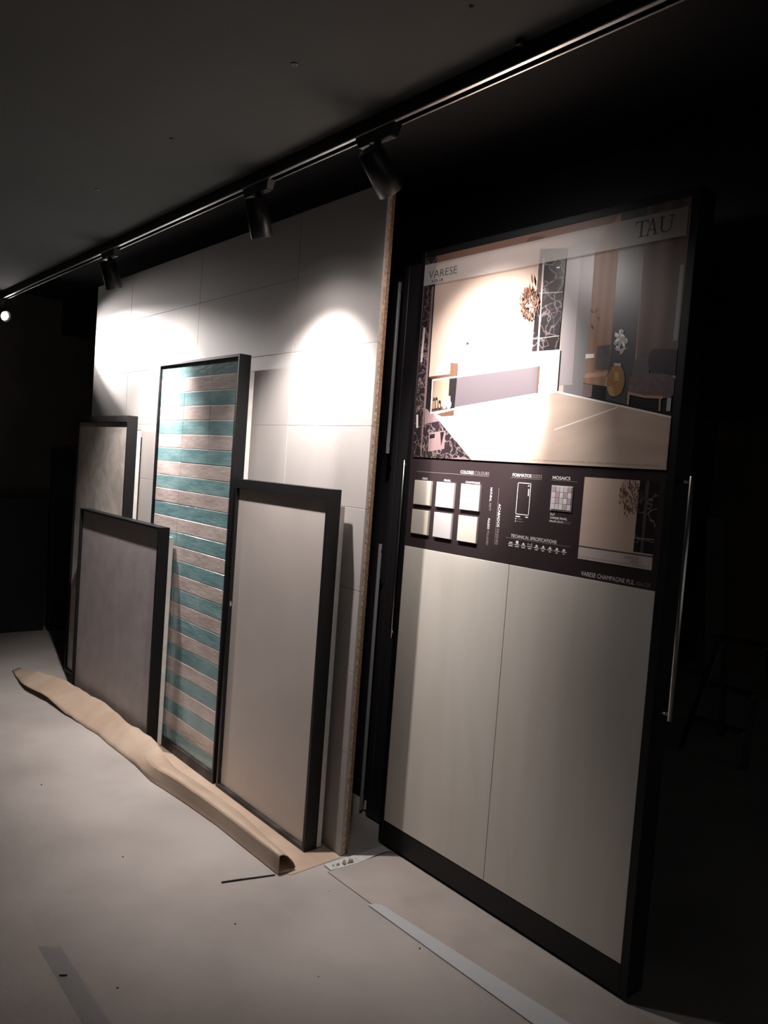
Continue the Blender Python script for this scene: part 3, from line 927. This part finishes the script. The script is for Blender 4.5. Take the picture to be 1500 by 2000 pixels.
# ------------------------------------------------------------------ floor sheets, tape and litter
tag(MB().flat([(-2.502, 1.905), (0.9, 1.96), (0.9, 2.24), (-2.50, 2.24)], 0.0002, 0.0045).build('cardboard_sheet', M['sheet']), 'pale cardboard sheet laid before the poster panel', 'cardboard')
tag(MB().flat([(0.6, 0.852), (-2.665, 0.842), (-7.0, 0.80), (-7.0, -1.6), (0.6, -1.6)], 0.0002, 0.0035).build('cardboard_sheet', M['floor']), 'pale cardboard floor sheet with a creased edge far from the panels', 'cardboard')
tag(MB().flat([(-2.225, 1.893), (-1.3, 1.918), (0.4, 1.95), (0.4, 2.05), (-1.3, 2.018), (-2.205, 1.936)], 0.0046, 0.0052).build('tape_strip', M['tape']), 'long frosted tape along the cardboard seam before the poster panel', 'tape')
tag(MB().flat([(-2.60, 0.815), (-1.4, 0.81), (-1.4, 0.88), (-2.56, 0.880)], 0.0037, 0.0043).build('tape_strip', M['faint_tape']), 'faint bluish tape on the open floor away from the panels', 'tape')
tag(MB().flat([(-2.556, 1.924), (-2.504, 1.921), (-2.495, 2.05), (-2.512, 2.201), (-2.505, 2.240), (-2.561, 2.240), (-2.557, 2.073)], 0.0046, 0.0056).build('tape_strip', M['white_tape']), 'short white tape at the end of the cardboard sheet beside the chipboard', 'tape')


def crumb(x, y, r, m, rr):
    vs, n = [], 7
    for l, (q, h) in enumerate(((0.7, 0.0), (1.0, 0.45), (0.6, 0.9))):
        for k in range(n):
            t = 2 * math.pi * k / n
            s = q * rr.uniform(0.7, 1.2)
            vs.append((x + r * s * math.cos(t), y + r * s * math.sin(t), 0.0056 * (1 if m == 'crumb' else 0) + r * h * rr.uniform(0.8, 1.1)))
    fs = [tuple(range(n - 1, -1, -1)), tuple(range(2 * n, 3 * n))]
    for l in range(2):
        fs += [(l * n + k, l * n + (k + 1) % n, (l + 1) * n + (k + 1) % n, (l + 1) * n + k) for k in range(n)]
    return MB().add(vs, fs).build('plaster_crumb' if m == 'crumb' else 'grit_speck', M[m])


rr = random.Random(6)
for x, y, r in ((-2.517, 1.998, 0.010), (-2.516, 2.032, 0.013), (-2.523, 1.971, 0.008), (-2.535, 2.012, 0.006), (-2.512, 2.015, 0.006), (-2.528, 1.95, 0.005)):
    tag(crumb(x, y, r, 'crumb', rr), 'crumbled plaster bit on the short white tape', 'plaster crumb', 'plaster crumbs on the white tape')
for x, y, r in ((-2.481, 2.082, 0.004), (-2.458, 2.121, 0.004), (-2.478, 1.933, 0.005), (-1.915, 1.880, 0.006), (-2.379, 1.418, 0.006), (-2.267, 0.954, 0.006), (-2.383, 1.828, 0.004), (-3.033, 1.266, 0.006), (-3.9, 1.2, 0.007), (-1.98, 1.5, 0.004)):
    tag(crumb(x, y, r * 0.6, 'speck', rr), 'tiny dark speck of grit on the pale floor', 'grit', 'grit specks on the floor')
tag(MB().bar((-2.413, 0.826, 0.006), (-2.40, 0.845, 0.006), 0.004, 0.003).build('wood_splinter', M['stick']), 'tiny dark splinter lying on the bluish tape', 'splinter')
sb = MB()
sb.bar((-2.650, 1.507, 0.003), (-2.628, 1.585, 0.004), 0.006, 0.005)
sb.bar((-2.628, 1.583, 0.004), (-2.592, 1.712, 0.003), 0.005, 0.004)
tag(sb.build('wood_splinter', M['stick']), 'thin dark splinter lying by the open end of the kraft paper', 'splinter')

# ------------------------------------------------------------------ dark corners
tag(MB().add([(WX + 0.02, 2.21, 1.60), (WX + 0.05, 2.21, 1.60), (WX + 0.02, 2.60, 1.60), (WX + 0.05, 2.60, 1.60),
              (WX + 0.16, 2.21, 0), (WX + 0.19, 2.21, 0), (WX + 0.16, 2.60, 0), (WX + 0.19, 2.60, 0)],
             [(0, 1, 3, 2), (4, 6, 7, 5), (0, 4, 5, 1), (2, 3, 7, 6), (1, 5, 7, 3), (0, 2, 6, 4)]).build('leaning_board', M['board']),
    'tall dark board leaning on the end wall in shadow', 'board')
tag(MB().bevbox(WX + 0.01, WX + 0.16, 0.6, 2.18, 0, 1.17, 0.004).build('dark_band_box', M['board']), 'low dark box added for the darker band along the end wall', 'box')  # dark box added to imitate the darker band low on this wall

lad = empty('step_ladder', (-2.4, 5.0, 0), 'small dusty wooden step ladder standing in the dark room', 'ladder')
for sx in (-0.17, 0.17):
    for sy in (-0.26, 0.26):
        MB().bar((-2.4 + sx * 1.2, 5.0 + sy, 0.0), (-2.4 + sx * 0.8, 5.0 + sy * 0.12, 0.70), 0.045, 0.022).build('leg', M['wood_dark'], lad)
for zz in (0.2, 0.42):
    k = 1 - zz / 0.75
    MB().box(-2.57, -2.23, 5.0 - 0.30 * k - 0.05, 5.0 - 0.30 * k + 0.05, zz, zz + 0.02).build('tread', M['wood_dark'], lad)
MB().box(-2.57, -2.23, 4.92, 5.08, 0.70, 0.725).build('top_step', M['wood_dark'], lad)
tag(MB().bar((-3.50, 6.80, 0.02), (-3.80, 7.13, 1.42), 0.16, 0.025).build('leaning_plank', M['wood_dark']), 'dusty plank propped on the far wall of the dark room', 'plank')
